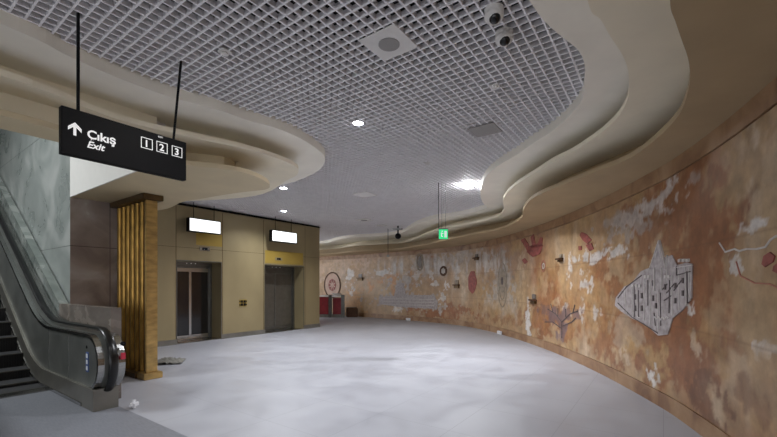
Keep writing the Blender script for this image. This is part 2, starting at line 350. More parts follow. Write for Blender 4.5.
# tier bands on the right
def rband(name, ca_, cb_, z, m):
    P = list(ca_)+list(cb_)[::-1]
    o = struct(link(name, prism(bmesh.new(), P, z, 3.62), m)); return o
INS = .46; LIP = .055
def voff(P, d, y0=-9, y1=-8):
    Q = offset(P, d); R_ = []
    for p, q in zip(P, Q):
        t = min(1, max(0, (p[1]-y0)/(y1-y0))); t = t*t*(3-2*t); R_.append(p+(q-p)*(.1+.9*t))
    return R_
END_R = [wp(u, 0) for u in U]
END_L = [np.array(v[:2]) for v in (AB(aP+.4, PCb+4.2), AB(aP+.02, PCb+3.2), AB(aP+.02, PCb), AB(aP+.02, bN), AB(aP-13, bN))]
def tiers(n, cs, end, sg, y0, y1):
    """three plates; with a set-back riser above each lip"""
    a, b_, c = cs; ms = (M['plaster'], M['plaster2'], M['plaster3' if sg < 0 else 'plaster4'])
    struct(link('trim_%d' % n, prism(bmesh.new(), list(a)+end, Z1, Z1+LIP), ms[0]))
    struct(link('trim_%d' % (n+1), prism(bmesh.new(), list(a)+list(voff(a, -sg*.03))[::-1], Z1+LIP, 3.66), ms[0]))
    struct(link('trim_%d' % (n+2), prism(bmesh.new(), list(b_)+end, Z2, Z2+LIP), ms[1]))
    struct(link('trim_%d' % (n+3), prism(bmesh.new(), list(voff(b_, -sg*INS, y0, y1))+end, Z2+LIP, Z1-.002), ms[1]))
    struct(link('trim_%d' % (n+4), prism(bmesh.new(), list(c)+end, Z3, Z3+LIP), ms[2]))
    struct(link('trim_%d' % (n+5), prism(bmesh.new(), list(voff(c, -sg*INS, y0, y1))+end, Z3+LIP, Z2-.002), ms[2]))
    struct(link('trim_%d' % (n+6), prism(bmesh.new(), list(a)+end, 3.662, 3.7), ms[0]))
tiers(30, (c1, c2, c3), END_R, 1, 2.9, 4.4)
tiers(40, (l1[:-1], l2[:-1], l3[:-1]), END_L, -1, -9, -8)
# grid ceiling
op = list(c1)+[np.array([-10, 12.]), np.array([-8, 9.])]+list(l1)[::-1]
op = np.array(op)
opab = np.stack([op@np.array(A[:2]), op@np.array(B[:2])], 1)
def clipline(v, ax):      # crossings of the line coord[ax]=v with the opening
    o = 1-ax; r = []
    for i in range(len(opab)):
        p = opab[i]; q = opab[(i+1) % len(opab)]
        if (p[ax] <= v) != (q[ax] <= v): r.append(p[o]+(v-p[ax])/(q[ax]-p[ax])*(q[o]-p[o]))
    r.sort(); return [(r[k], r[k+1]) for k in range(0, len(r)-1, 2)]
bm = bmesh.new(); CELL = .09; TH = .0068; GH = .045
def qbox(bm, x0, x1, y0, y1, z0, z1):
    v = [bm.verts.new(p) for p in ((x0, y0, z0), (x1, y0, z0), (x1, y1, z0), (x0, y1, z0), (x0, y0, z1), (x1, y0, z1), (x1, y1, z1), (x0, y1, z1))]
    for f in ((3, 2, 1, 0), (4, 5, 6, 7), (0, 1, 5, 4), (2, 3, 7, 6), (1, 2, 6, 5), (3, 0, 4, 7)): bm.faces.new([v[i] for i in f])
ph = at(357, 39, ZC); pa, pb = ph.dot(A) % CELL, ph.dot(B) % CELL
for ax in (0, 1):
    lo, hi = opab[:, ax].min(), opab[:, ax].max(); k = math.ceil((lo-(pa, pb)[ax])/CELL)
    while True:
        v = (pa, pb)[ax]+k*CELL; k += 1
        if v > hi: break
        for s0, s1 in clipline(v, ax):
            s0 -= .02; s1 += .02
            z0, z1 = (ZC, ZC+GH) if ax else (ZC+.001, ZC+GH-.001)
            if ax == 0: qbox(bm, v-TH, v+TH, s0, s1, z0, z1)
            else: qbox(bm, s0, s1, v-TH, v+TH, z0, z1)
struct(link('ceiling', bm, M['grid'], None, (0, 0, 0), PHI))
# roof over the ceiling void, leaving the escalator well open to the hall above
bm = bmesh.new(); box(bm, -14, 26, -12, bN, 3.95, 4.1); box(bm, aP+.15, 26, bN, 16, 3.95, 4.1)
struct(link('trim_12', bm, M['plenum'], None, (0, 0, 0), PHI))
bm = bmesh.new(); box(bm, -14, aP, bN-.12, bN, Z3+.002, 7); struct(link('wall_well', bm, M['plaster2'], None, (0, 0, 0), PHI))
bm = bmesh.new(); box(bm, -14, 26, -12.1, -12, 3.4, 4.1); struct(link('trim_13', bm, M['plenum'], None, (0, 0, 0), PHI))  # unseen strip added to stop world light leaking into the plenum
# marble wall behind the escalator (plane P) and its white upper part
bm = bmesh.new(); box(bm, aP, aP+.15, PCb, PCb+9, 0, 7); 
o = struct(link('wall_left', bm, M['greymarble'], None, (0, 0, 0), PHI))
bm = bmesh.new(); box(bm, aP, aP+.15, bN, PCb-.001, Z3+.001, 7); struct(link('wall_upper', bm, M['white'], None, (0, 0, 0), PHI))
bm = bmesh.new(); box(bm, aP+.15, aP+1.25, PCb, PCb+.15, 0, Z3+.05); box(bm, aP+.002, aP+.152, PCb-.004, PCb, 0, Z3); box(bm, aP+1.1, aP+1.25, PCb+.15, PCb+2.2, 0, Z3+.05)
struct(link('wall_side', bm, M['pinkmarble'], None, (0, 0, 0), PHI))
bm = bmesh.new(); box(bm, aP-9, aP+.15, PCb+9, PCb+9.2, 0, 7); struct(link('wall_far', bm, M['greymarble'], None, (0, 0, 0), PHI))

struct(link('trim_14', box(bmesh.new(), -14, aP+.15, bN-.12, PCb+9.2, 7, 7.1), M['white'], None, (0, 0, 0), PHI))  # unseen lid added to keep world light out of the well
struct(link('trim_15', box(bmesh.new(), aP-7.2, aP-7, bN, PCb+9.2, 0, 7), M['greymarble'], None, (0, 0, 0), PHI))  # unseen side added to block world light from the marble in the well
# ================= facade with the two lifts =================
F0 = at(160, 346.5, 0); fa, fb = F0.dot(A), F0.dot(B)
def ft(px): return onplane(px, F0, A)
def fz(px, py):
    t = ft(px); return H+(HY-py)*(F0.y+A.y*t)/F
T1 = ft(319.5)
d = [(ft(177), ft(221), 2.12), (ft(265), ft(303.5), 2.12)]
FO = Vector((F0.x, F0.y, 0))
FT = 3.56; FL = aP+1.26-fa
bm = bmesh.new(); y0, y1 = 0, .66
cuts = [FL, d[0][0], d[0][1], d[1][0], d[1][1], T1]
box(bm, cuts[0], cuts[1], y0, y1, 0, FT); box(bm, cuts[2], cuts[3], y0, y1, 0, FT); box(bm, cuts[4], cuts[5], y0, y1, 0, FT)
for i in (1, 3): box(bm, cuts[i], cuts[i+1], y0, y1, d[i//2][2], FT)
box(bm, FL, T1, y1, 3.2, 0, FT)
struct(link('wall_elevator', bm, M['gold'], None, FO, PHI))
bm = bmesh.new(); box(bm, FL, T1+.01, -.03, -.002, FT-.03, FT+.0, bev=0); box(bm, FL, T1, .02, 3.1, FT, FT+.03)
struct(link('trim_20', bm, M['black'], None, FO, PHI))
bm = bmesh.new()
for i0, i1 in ((0, 1), (2, 3), (4, 5)): box(bm, cuts[i0], cuts[i1], -.02, -.002, 0, .13)
struct(link('baseboard_elevator', bm, M['steelp'], None, FO, PHI))
# yellow panels above the doors and vertical panel seams
bm = bmesh.new(); 
for (xa, ya, xb, yb) in ((196, 232, 222, 247), (265, 250, 303, 265)):
    box(bm, ft(xa), ft(xb), -.006, -.001, fz(xb, yb), fz(xa, ya))
struct(link('trim_21', bm, M['goldp'], None, FO, PHI))
bm = bmesh.new()
for px in (176, 222.5, 263.5, 305): box(bm, ft(px)-.006, ft(px)+.006, -.004, -.001, .13, FT-.06)
box(bm, FL, T1, -.003, -.001, 2.46, 2.468)
struct(link('trim_22', bm, M['bronzed'], None, FO, PHI))
for k, (t0, t1, zt) in enumerate(d):
    e = thing('elevator_door', ['dark glass lift door nearest the fluted bronze pier, left of the two', 'steel framed lift door near the outer corner of the wall, right of the two'][k], 'elevator', FO+A*t0, PHI)
    wd = t1-t0; g = M['steeld']
    fr = bmesh.new(); box(fr, 0, .05, .46, .65, 0, zt); box(fr, wd-.05, wd, .46, .65, 0, zt); box(fr, .05, wd-.05, .46, .65, zt-.07, zt); box(fr, -.02, 0, -.01, -.001, 0, zt+.02); box(fr, wd, wd+.02, -.01, -.001, 0, zt+.02); box(fr, 0, wd, -.01, -.001, zt, zt+.02)
    link('door_frame', fr, M['steeld'], e)
    link('header', bx(.05, wd-.05, .52, .6, zt-.16, zt-.07), M['steeld'], e)
    link('sill', bx(0.002, wd-.002, -.012, .459, 0, .015), M['steel'], e)
    mid = wd*.5
    for q, (p0, p1) in enumerate(((.05, mid), (mid, wd-.05))):
        f = bmesh.new(); y = .5+.012*q; ss = .035
        box(f, p0, p0+ss, y, y+.03, .02, zt-.16); box(f, p1-ss, p1, y, y+.03, .02, zt-.16)
        box(f, p0+ss, p1-ss, y, y+.03, .02, .14); box(f, p0+ss, p1-ss, y, y+.03, zt-.26, zt-.16)
        dl = link('door_leaf', f, M['steel'] if k == 0 else M['steeld'], e)
        link('glass_panel', bx(p0+ss, p1-ss, y+.01, y+.02, .14, zt-.26), M['glassd' if k == 0 else 'leafd'], dl)
    for q in range(3):
        link('indicator_lamp', cyl(bmesh.new(), (wd*(.4+.1*q), -.014+.47, zt-.035), .012, .006, 10, 'y'), M['ink'], e)
# floor indicators above the doors
for k, (px, py) in enumerate(((204.5, 249), (278.5, 259))):
    z = fz(px, py); o = thing('floor_display', ['small floor display above the left lift door', 'small dark floor display above the right lift door'][k], 'display', FO+A*ft(px)+Vector((0, 0, z)), PHI)
    link('housing', bx(-.14, .14, -.02, -.006, -.05, .05, bev=.004), M['steel'] if k == 0 else M['gold'], o)
    link('screen', bx(-.07, .07, -.024, -.02, -.032, .032), M['black'], o)
    text('digit', 'B1' if 0 else '-', .05, M['ink'], o, (-.02, -.025, -.02), (math.pi/2, 0, 0))
# call buttons
o = thing('call_button_panel', 'dark square call button cluster on wall between the lift doors', 'button panel', FO+A*ft(243)+Vector((0, 0, fz(243, 303))), PHI)
link('mounting_plate', bx(-.125, .125, -.008, -.001, -.1, .1, bev=.003), M['goldp'], o)
for i in (-1, 1):
    for j in (-1, 1):
        link('button', bx(i*.045-.036, i*.045+.036, -.02, -.008, j*.045-.036, j*.045+.036, bev=.004), M['black'], o)
        link('side_mark', bx(i*.105-.014, i*.105+.014, -.012, -.008, j*.05-.025, j*.05+.025), M['black'], o)
# light boxes hung in front of the facade
for k, (xa, xb, ya, yb) in enumerate(((189, 221, 217, 232), (272, 297, 229.5, 242))):
    off = .35
    P0 = FO-B*off; ta, tb = onplane(xa, P0, A), onplane(xb, P0, A)
    za = H+(HY-ya)*(P0.y+A.y*ta)/F; zb = H+(HY-(yb-1.0))*(P0.y+A.y*ta)/F
    o = thing('light_box_sign', ['blank lit sign box hung above the left lift', 'blank lit sign box hung above the right lift'][k], 'sign', P0+A*ta+Vector((0, 0, zb)), PHI, 'blank lit boxes over the lifts')
    L_ = tb-ta; h = za-zb
    link('housing', bx(0, L_, -.0, .14, 0, h, bev=.004), M['black'], o)
    link('lit_face', bx(.02, L_-.02, -.006, 0, .02, h-.02), M['lit'], o)
    for q in (.18, .82): link('hanger_rod', tube(bmesh.new(), (L_*q, .07, h), (L_*q, .07, ZC+.02-zb), .008), M['black'], o)

# ================= fluted pier =================
K = at(147, 380, 0); ka, kb = K.dot(A)+.01, K.dot(B)+.05
kb1 = PCb-.02
o = thing('fluted_pier', 'golden bronze fluted pier with square cap beside the escalator', 'column', AB(ka, kb), PHI)
LB = kb1-kb; WA = .17
link('shaft', bx(.04, WA-.002, 0.05, LB, 0, 2.86), M['bronzed'], o)
link('end_panel', bx(.0, WA, 0, .055, .1, 2.86, bev=.006), M['brass'], o)
nf = 6
for i in range(nf):
    y = .14+(LB-.18)*(i+.5)/nf
    f = cyl(bmesh.new(), (.045, y, 1.43), .044, 2.84, 16)
    link('flute', f, M['bronze'], o, sm=False)
link('cap', bx(-.07, WA+.06, -.07, LB, 2.86, Z3-.002, bev=.006), M['bronzed'], o)
link('base_block', bx(-.06, WA+.05, -.07, .2, 0, .1, bev=.008), M['brass'], o)
link('base_rail', bx(-.08, .06, .2, LB, 0, .08), M['bronzed'], o)
# crumpled sheet on the floor
bm = bmesh.new(); c = at(168, 363, 0)
g = bmesh.ops.create_grid(bm, x_segments=16, y_segments=10, size=.5)
for v in g['verts']:
    r = math.hypot(v.co.x*2, v.co.y*2); v.co = Vector((v.co.x*.55, v.co.y*.42, max(0.004, (.12*abs(math.sin(v.co.x*17+v.co.y*9))*(1-r*.7)+random.random()*.03))))
bmesh.ops.solidify(bm, geom=bm.faces, thickness=.004)
tag(link('plastic_sheet', bm, M['dust'], None, (c.x, c.y, 0.004), .3, sm=True), 'crumpled grey sheet left on the floor beside the bronze pier', 'debris')

# ================= escalator =================
O = at(112, 333, .93); O = Vector((O.x, O.y, 0))
S1 = 2.45; TAN = math.tan(math.radians(30)); SE = 9.2
def rise(s, s1):                       # smooth start of the incline
    r = .55; x = s-s1
    if x < -r: return 0
    if x > r: return x*TAN
    return TAN*(x+r)**2/(4*r)
esc = thing('escalator', 'steel escalator with black handrails rising to the left', 'escalator', O, PHI)
def hpath(zoff, s0=.36, n=60):
    p = []
    R = .36
    for k in range(0, 15):
        a = -math.pi/2-math.pi*k/14
        p.append((R+ (R+zoff-.0)*math.cos(a)*1.0, .56+(R+zoff)*math.sin(a)))
    for k in range(1, n):
        s = R+(SE-R)*k/(n-1); p.append((s, .92+zoff+rise(s, S1)))
    return p
def balustrade(w0, w1, side):
    """w0..w1 across; panel solid from skirting to just under the handrail"""
    R = .36; prof = []
    top = [(s, .90+rise(s, S1)) for s in np.linspace(R, SE, 60)]
    bot = [(s, .24+rise(s, S1+.15)) for s in np.linspace(SE, R, 60)]
    nose = [(R+.34*math.cos(a), .56+.34*math.sin(a)) for a in np.linspace(-math.pi/2, -3*math.pi/2, 18)]
    P = nose+top+bot
    def ext(P, wa, wb):
        bm = bmesh.new(); n = len(P)
        a = [bm.verts.new((wa, p[0], p[1])) for p in P]; b = [bm.verts.new((wb, p[0], p[1])) for p in P]
        f1 = bm.faces.new(a); f2 = bm.faces.new(b[::-1])
        for i in range(n): bm.faces.new((a[i], b[i], b[(i+1) % n], a[(i+1) % n]))
        bmesh.ops.triangulate(bm, faces=[f1, f2], ngon_method='EAR_CLIP'); bmesh.ops.recalc_face_normals(bm, faces=bm.faces); return bm
    P2 = [P[0]]
    for q in P[1:]:
        if (Vector(q)-Vector(P2[-1])).length > 1e-4: P2.append(q)
    if (Vector(P2[0])-Vector(P2[-1])).length < 1e-4: P2.pop()
    link('side_panel', ext(P2, w0, w1), M['escp'], esc)
    for s_ in (1.1, 1.95): link('panel_seam', bx(w0-.003, w0, s_-.008, s_+.008, .27, .88), M['steel'], esc)
    # bright rims each side of the belt
    for wa, wb in ((w0-.012, w0+.05), (w1-.05, w1+.02)):
        rim = ribbonbm(bmesh.new(), hpath(-.03), [(wa, -.03), (wb, -.03), (wb, .012), (wa, .012)])
        link('deck_rim', rim, M['steel'], esc, sm=False)
    mid = (w0+w1)/2
    br = .05
    prof = [(mid+br*math.cos(t), .02+.022*math.sin(t)) for t in np.linspace(0, 2*math.pi, 13)[:-1]]
    link('handrail', ribbonbm(bmesh.new(), hpath(.02), prof), M['rubber'], esc, sm=True)
    # skirting under the panel
    sk = [(s, rise(s, S1+.15)+.26) for s in np.linspace(.12, SE, 60)]+[(s, max(0, rise(s, S1+.15)-.25)) for s in np.linspace(SE, .12, 60)]
    link('skirting', ext(sk, w0-.03 if side > 0 else w0+.02, w1-.02 if side > 0 else w1+.03), M['steelp'], esc)
    wi = w0-.03 if side > 0 else w1+.03
    ed = ribbonbm(bmesh.new(), [(s, rise(s, S1+.25)+.03) for s in np.linspace(.5, SE, 60)], [(wi-.012, -.02), (wi+.012, -.02), (wi+.012, .02), (wi-.012, .02)])
    link('skirt_brush', ed, M['steel'], esc)
    link('handrail_inlet', bx(mid-.085, mid+.085, .16, .5, .1, .21, bev=.015), M['black'], esc)
balustrade(-.12, .13, 1); balustrade(-1.45, -1.2, -1)
link('landing_plate', bx(-1.4, .12, -1.9, 1.75, .0005, .006), M['plate'], esc)
link('comb_plate', bx(-1.2, -.15, 1.75, 1.95, .001, .02), M['steel'], esc)
n = 0; sp = .4; s = 2.0
while s < SE-.4:
    z = max(.0, rise(s+.2, S1+.2)); z = round(z/(sp*TAN)*2)/2*sp*TAN if n > 2 else z
    z = rise(s+.1, S1+.2)
    st = bmesh.new(); box(st, -1.19, -.155, s, s+sp+.02, z-.04+.01, z+.014)
    t = link('step', st, M['step'], esc)
    rz = bmesh.new(); box(rz, -1.19, -.155, s-.006, s+.012, max(.002, z-.24), z+.008)
    for g_ in range(34): box(rz, -1.18+g_*.0305, -1.18+g_*.0305+.012, s-.014, s-.006, max(.002, z-.23), z+.002)
    link('riser', rz, M['stepd'], t)
    link('nosing', bx(-1.19, -.155, s-.016, s+.02, z+.004, z+.02), M['steeld'], t)
    s += sp; n += 1
link('truss_infill', ribbonbm(bmesh.new(), [(s_, rise(s_, S1+.2)-.3-(.0)) for s_ in np.linspace(3.1, SE, 20)], [(-1.2, -.05), (-.15, -.05), (-.15, .02), (-1.2, .02)]), M['stepd'], esc)
# labels on the escalator
def stick(name, w, s_, z, r, m, wide=1):
    return link(name, cyl(bmesh.new(), (w, s_, z), r, .004, 16, 'x'), m, esc)
stick('black_button', -.135+.012, .42, .74, .02, M['black'])
link('pictogram_label', bx(-.126, -.1195, .36, .44, .44, .68), M['blue'], esc)['label'] = 'blue pictogram label'
for q in range(3): link('pictogram_square', bx(-.129, -.126, .375, .425, .46+.075*q, .51+.075*q), M['paper'], esc)
link('warning_label', bx(.088, .14, -.012, .0, .6, .68, bev=.004), M['red'], esc)['label'] = 'red warning label'
link('stop_button', cyl(bmesh.new(), (.115, .0, .79), .025, .03, 16, 'y'), M['black'], esc)
# white drip and cable at the foot
tag(link('cloth_scrap', bx(.14, .23, .02, .12, 0, .1, bev=.03), M['paper'], None, O+A*.02-B*.15, PHI), 'small white scrap at the foot of the escalator newel', 'scrap')
# parapet wall between escalator and marble wall
PW = .165
def parapet(s0, s1_, zf, name, m):
    bm = bmesh.new(); ss = np.linspace(s0, s1_, 24); P = [(s_, 0) for s_ in (s0, s1_)]
    P = [(s1_, 0), (s0, 0)]+[(s_, zf(s_)) for s_ in ss]
    a = [bm.verts.new((PW, p[0], p[1])) for p in P]; b = [bm.verts.new((PW+.12, p[0], p[1])) for p in P]; n = len(P)
    f1 = bm.faces.new(a); f2 = bm.faces.new(b[::-1])
    for i in range(n): bm.faces.new((a[i], b[i], b[(i+1) % n], a[(i+1) % n]))
    bmesh.ops.triangulate(bm, faces=[f1, f2], ngon_method='EAR_CLIP'); bmesh.ops.recalc_face_normals(bm, faces=bm.faces)
    return struct(link(name, bm, m, None, O, PHI))
parapet(.52, 2.62, lambda s_: 1.2, 'trim_23', M['parapet'])
parapet(2.621, 9, lambda s_: 1.2+(s_-2.62)*TAN*1.03, 'trim_24', M['glaze'])

# ================= hanging exit sign =================
zt, zb = 2.853, 2.493
SL = Vector(((61.3-CX)/F*2.9, 2.9, 0)); SR = Vector(((186.3-CX)/F*3.67, 3.67, 0)); dv = SR-SL; ang = math.atan2(dv.y, dv.x); SW = dv.length
sg = thing('exit_sign', 'long black hanging sign reading Çıkış Exit 1 2 3', 'sign', (SL.x, SL.y, zb), ang)
hh = zt-zb
link('sign_panel', bx(0, SW, 0, .06, 0, hh, bev=.003), M['black'], sg)
R90 = (math.pi/2, 0, 0); sx = lambda px: onplane(px, SL, dv.normalized())
def sz(px, py): t = sx(px); p = SL+dv.normalized()*t; return H+(HY-py)*p.y/F-zb
text('word', 'Çıkış', .092, M['ink'], sg, (sx(87), -.001, sz(87, 137.5)), R90, bold=.0022)
text('word', 'Exit', .074, M['ink'], sg, (sx(86.5), -.001, sz(86.5, 147)), R90, shear=.3, bold=.0015)
ar = bmesh.new(); cx_, z0_ = sx(74.8), sz(74.8, 135.5)
box(ar, cx_-.009, cx_+.009, -.003, .001, z0_, z0_+.085)
for sg_ in (-1, 1):
    q = [(cx_, z0_+.1), (cx_, z0_+.072), (cx_+sg_*.042, z0_+.032), (cx_+sg_*.042, z0_+.06)]
    v = [ar.verts.new((x, y, z)) for y in (-.0035, .001) for x, z in q]
    for f in ((0, 1, 2, 3), (4, 5, 6, 7), (0, 1, 5, 4), (1, 2, 6, 5), (2, 3, 7, 6), (3, 0, 4, 7)): ar.faces.new([v[i] for i in f])
link('arrow', ar, M['ink'], sg)
for ch, px, py in (('1', 146.8, 143.5), ('2', 162, 147.5), ('3', 177, 151.8)):
    X, Zc = sx(px), sz(px, py); r = .047; t_ = .005
    fbm_ = bmesh.new(); box(fbm_, X-r, X+r, -.003, .001, Zc+r-t_, Zc+r); box(fbm_, X-r, X+r, -.003, .001, Zc-r, Zc-r+t_); box(fbm_, X-r, X-r+t_, -.003, .001, Zc-r, Zc+r); box(fbm_, X+r-t_, X+r, -.003, .001, Zc-r, Zc+r)
    fo = link('number_box', fbm_, M['ink'], sg); text('digit', ch, .085, M['ink'], fo, (X-.024, -.001, Zc-.03), R90, bold=.0015)
text('small_word', 'EXIT', .02, M['ink'], sg, (sx(158), -.001, sz(158, 137.2)), R90)
for px, lean in ((79.5, -.0), (175, .07)):
    t = sx(px); link('hanger_rod', tube(bmesh.new(), (t, .03, hh-.005), (t+lean, .03, ZC+.02-zb), .011), M['black'], sg)
# green exit sign
p = at(438.5, 183, ZC); yb_ = p.y
g = thing('emergency_exit_sign', 'small green lit exit sign hung in front of curved wall', 'sign', (p.x, yb_, 2.44), .0)
link('housing', bx(0, .2, .0, .05, 0, .235, bev=.004), M['steel'], g)
link('lit_face', bx(.008, .192, -.006, .0, .008, .205), M['green'], g)
r = bmesh.new(); box(r, .05, .07, -.009, -.006, .06, .14); box(r, .07, .1, -.009, -.006, .11, .13); box(r, .06, .09, -.009, -.006, .05, .07); cyl(r, (.075, -.007, .165), .014, .004, 12, 'y'); box(r, .12, .17, -.009, -.006, .04, .17)
link('running_figure', r, M['ink'], g)
for x_, r_, mm in ((.005, .008, 'black'), (.07, .004, 'steel'), (.15, .004, 'steel')): link('hanger_rod', tube(bmesh.new(), (x_, .025, .23), (x_, .025, ZC+.02-2.44), r_), M[mm], g)

# ================= ceiling things =================
def plate(px, py, size, name, label, cat, disc=True, mm='white', group=None):
    p = at(px, py, ZC); s = size/2
    o = thing(name, label, cat, (p.x, p.y, ZC-.008), PHI, group)
    link('panel', bx(-s, s, -s, s, 0, .012, bev=.002), M[mm], o)
    if disc: link('grille', cyl(bmesh.new(), (0, 0, -.003), s*.5, .006, 32), M['grille'], o)
    return o
plate(389, 43.5, .37, 'ceiling_speaker', 'large white square ceiling speaker with round grille, nearest the camera', 'speaker')
plate(365, 194.5, .42, 'ceiling_panel', 'blank white square plate in the ceiling grid, beyond the first downlight', 'ceiling panel', False)
plate(364, 220, .42, 'ceiling_speaker', 'far square ceiling speaker beyond the blank white plate', 'speaker')
plate(485, 130, .36, 'access_panel', 'faint grey square access plate in the grid near the right cove', 'ceiling panel', False, 'grille')
plate(382, 225.5, .3, 'ceiling_panel', 'tiny far plate in the ceiling grid before the curved cove', 'ceiling panel', False)
for (px, py, lb) in ((495, 86, 'small white detector in the grid below the two dome cameras'), (225, 52, 'small white detector in the grid above the left cove'), (427, 163, 'small white detector in the grid left of the brightest lamp')):
    p = at(px, py, ZC); o = thing('smoke_detector', lb, 'smoke detector', (p.x, p.y, ZC), PHI)
    link('base_plate', bx(-.045, .045, -.045, .045, -.004, .01), M['white'], o); link('sensor', cyl(bmesh.new(), (0, 0, -.014), .03, .02, 20, r2=.02), M['white'], o)
DL = [(358, 123, 'round ceiling downlight glowing nearest the camera', 'lamp', .06), (283.5, 188, 'round ceiling downlight by the tip of the left cove', 'lamp', .07), (284, 211, 'round ceiling downlight just in front of the lift wall', 'lamp', .07), (474, 184, 'brightest ceiling lamp, tucked against the curved right cove', 'lamp2', .12)]
for i, (px, py, lb, mm, rr) in enumerate(DL):
    p = at(px, py, ZC)
    if i == 3: p.x -= .12
    o = thing('downlight', lb, 'ceiling light', (p.x, p.y, ZC), 0)
    ring = bmesh.new(); cyl(ring, (0, 0, .004), rr+.02, .016, 32); link('trim_ring', ring, M['white'], o)
    link('lens', cyl(bmesh.new(), (0, 0, -.006), rr, .006, 32) if i < 3 else sphere(bmesh.new(), (0, 0, -.03), rr, (1, 1, .5)), M[mm], o, sm=i == 3)
    L_ = lamp('downlight_beam', p.x, p.y, ZC-(.03, .03, .03, .11)[i], (85, 105, 80, 170)[i], .08, (.95, .97, 1), 150, 1)
# general fill added as bare lamps, behind the camera and along the hall
for x, y, e in ((-.9, -1.2, 22), (-2.6, 1.2, 26), (-1.2, 3.0, 18), (-5.3, 15.5, 60), (.6, 12.2, 60), (-1.2, 16.2, 70)):
    lamp('hall_fill', x, y, ZC-.03, e, .1, (1, .98, .95), 150, 1)
lamp('well_fill', *(AB(aP-3.5, PCb+1, 6.2)), 75, 2.0, (.93, .98, 1))  # fill light added for the closed well, no fixture
# two dome cameras
for (px, py, lb) in ((494, 13, 'white dome camera on the ceiling, nearer of the pair'), (504, 36, 'white dome camera on the ceiling, farther of the pair')):
    p = at(px, py-3, ZC); o = thing('dome_camera', lb, 'security camera', (p.x, p.y, ZC), 0, 'dome cameras on the ceiling grid')
    b = cyl(bmesh.new(), (0, 0, -.02), .068, .05, 28, r2=.074); link('housing', b, M['white'], o, sm=False)
    link('collar', sphere(bmesh.new(), (0, 0, -.045), .074, (1, 1, .75)), M['white'], o, sm=True)
    link('lens_dome', sphere(bmesh.new(), (-.0, -.02, -.07), .046), M['glassd'], o, sm=True)
# far hanging camera and rod
p = at(398, 226, ZC); o = thing('hanging_camera', 'small black camera hanging from ceiling at the far cove', 'security camera', (p.x, p.y, ZC), 0)
link('stem', tube(bmesh.new(), (0, 0, .01), (0, 0, -.3), .03), M['black'], o); link('housing', sphere(bmesh.new(), (0, 0, -.36), .11, (1, 1, .95)), M['black'], o, sm=True); link('bracket', bx(-.2, .16, -.04, .04, -.14, -.08), M['steel'], o)
p = at(388, 229, ZC); o = thing('hanging_rod', 'thin dark rod with small end cap hanging before far wall', 'rod', (p.x, p.y, ZC), 0)
link('rod', tube(bmesh.new(), (0, 0, .01), (0, 0, -1.0), .012), M['black'], o); link('end_cap', bx(-.05, .05, -.03, .03, -1.05, -.97), M['steelp'], o)

# ================= mural inlays on the curved wall =================
def uvpoly(pts): return [px2uv(*q) for q in pts]
def relief(name, polys, m, off=.012, parent=None, uv=False, back=.0005):
    bm = bmesh.new()
    for P in polys:
        P = P if uv else uvpoly(P)
        if len(P) < 3: continue
        f = bm.faces.new([bm.verts.new((a, b, 0)) for a, b in P]); bmesh.ops.triangulate(bm, faces=[f], ngon_method='EAR_CLIP')
    us = [v.co.x for v in bm.verts]; u = math.ceil(min(us)/.06)*.06
    while u < max(us):
        bmesh.ops.bisect_plane(bm, geom=bm.verts[:]+bm.edges[:]+bm.faces[:], plane_co=(u, 0, 0), plane_no=(1, 0, 0), dist=1e-5); u += .06
    bmesh.ops.recalc_face_normals(bm, faces=bm.faces)
    r = bmesh.ops.extrude_face_region(bm, geom=bm.faces[:])
    top = {v for v in r['geom'] if isinstance(v, bmesh.types.BMVert)}
    for v in bm.verts:
        q = wp(v.co.x, off if v in top else back); v.co = Vector((q[0], q[1], v.co.y))
    bmesh.ops.recalc_face_normals(bm, faces=bm.faces)
    return link(name, bm, m, parent)
def line(pts, wd, closed=False):       # ribbon polygons in uv space
    Q = uvpoly(pts) if not isinstance(pts, np.ndarray) else [tuple(q) for q in pts]
    if closed: Q = Q+[Q[0]]
    out = []
    for a, b in zip(Q[:-1], Q[1:]):
        d_ = np.array([b[0]-a[0], b[1]-a[1]]); l = np.linalg.norm(d_)
        if l < 1e-6: continue
        nn = np.array([-d_[1], d_[0]])/l*wd/2; e_ = d_/l*wd*.3; a2 = np.array(a)-e_; b2 = np.array(b)+e_
        out.append([tuple(a2-nn), tuple(b2-nn), tuple(b2+nn), tuple(a2+nn)])
    return out
def ell(px, py, ru, rv, n=28):
    u0, v0 = px2uv(px, py); return np.array([(u0+ru*math.cos(t), v0+rv*math.sin(t)) for t in np.linspace(0, 2*math.pi, n, endpoint=False)])
def z5(pts): return [(600+x/3.975, 230+y/3.975) for x, y in pts]
# castle engraving
cs = thing('castle_relief', 'pale carved castle with pointed central spire on the rust marble', 'wall relief')
relief('stone_ground', [z5([(62, 300), (66, 268), (100, 225), (130, 210), (165, 165), (200, 150), (212, 120), (290, 100), (310, 140), (345, 130), (370, 135), (368, 270), (330, 320), (292, 350), (272, 415), (235, 420), (180, 372), (130, 352), (85, 322)])], M['engr'], .012, cs)
relief('spire', [z5([(205, 150), (240, 42), (268, 150)])], M['engr'], .02, cs)
def cline(name, L_, wd, m, off):
    P = []
    for q in L_: P += line(z5(q), wd)
    relief(name, P, m, off, cs, uv=True)
cline('spire_outline', [[(205, 150), (240, 42), (268, 150)], [(228, 110), (240, 60), (250, 110)], [(222, 150), (222, 240)], [(252, 150), (252, 240)]], .012, M['engl'], .026)
cline('tower_outline', [[(100, 230), (110, 330)], [(130, 215), (135, 350)], [(150, 225), (152, 345), (165, 350)], [(180, 190), (180, 360)], [(205, 180), (205, 375)], [(235, 240), (236, 400)], [(290, 180), (292, 340)], [(300, 150), (370, 140)], [(318, 160), (320, 320)], [(345, 150), (348, 300)], [(360, 150), (362, 280)], [(270, 100), (272, 200)]], .01, M['engl'], .018)
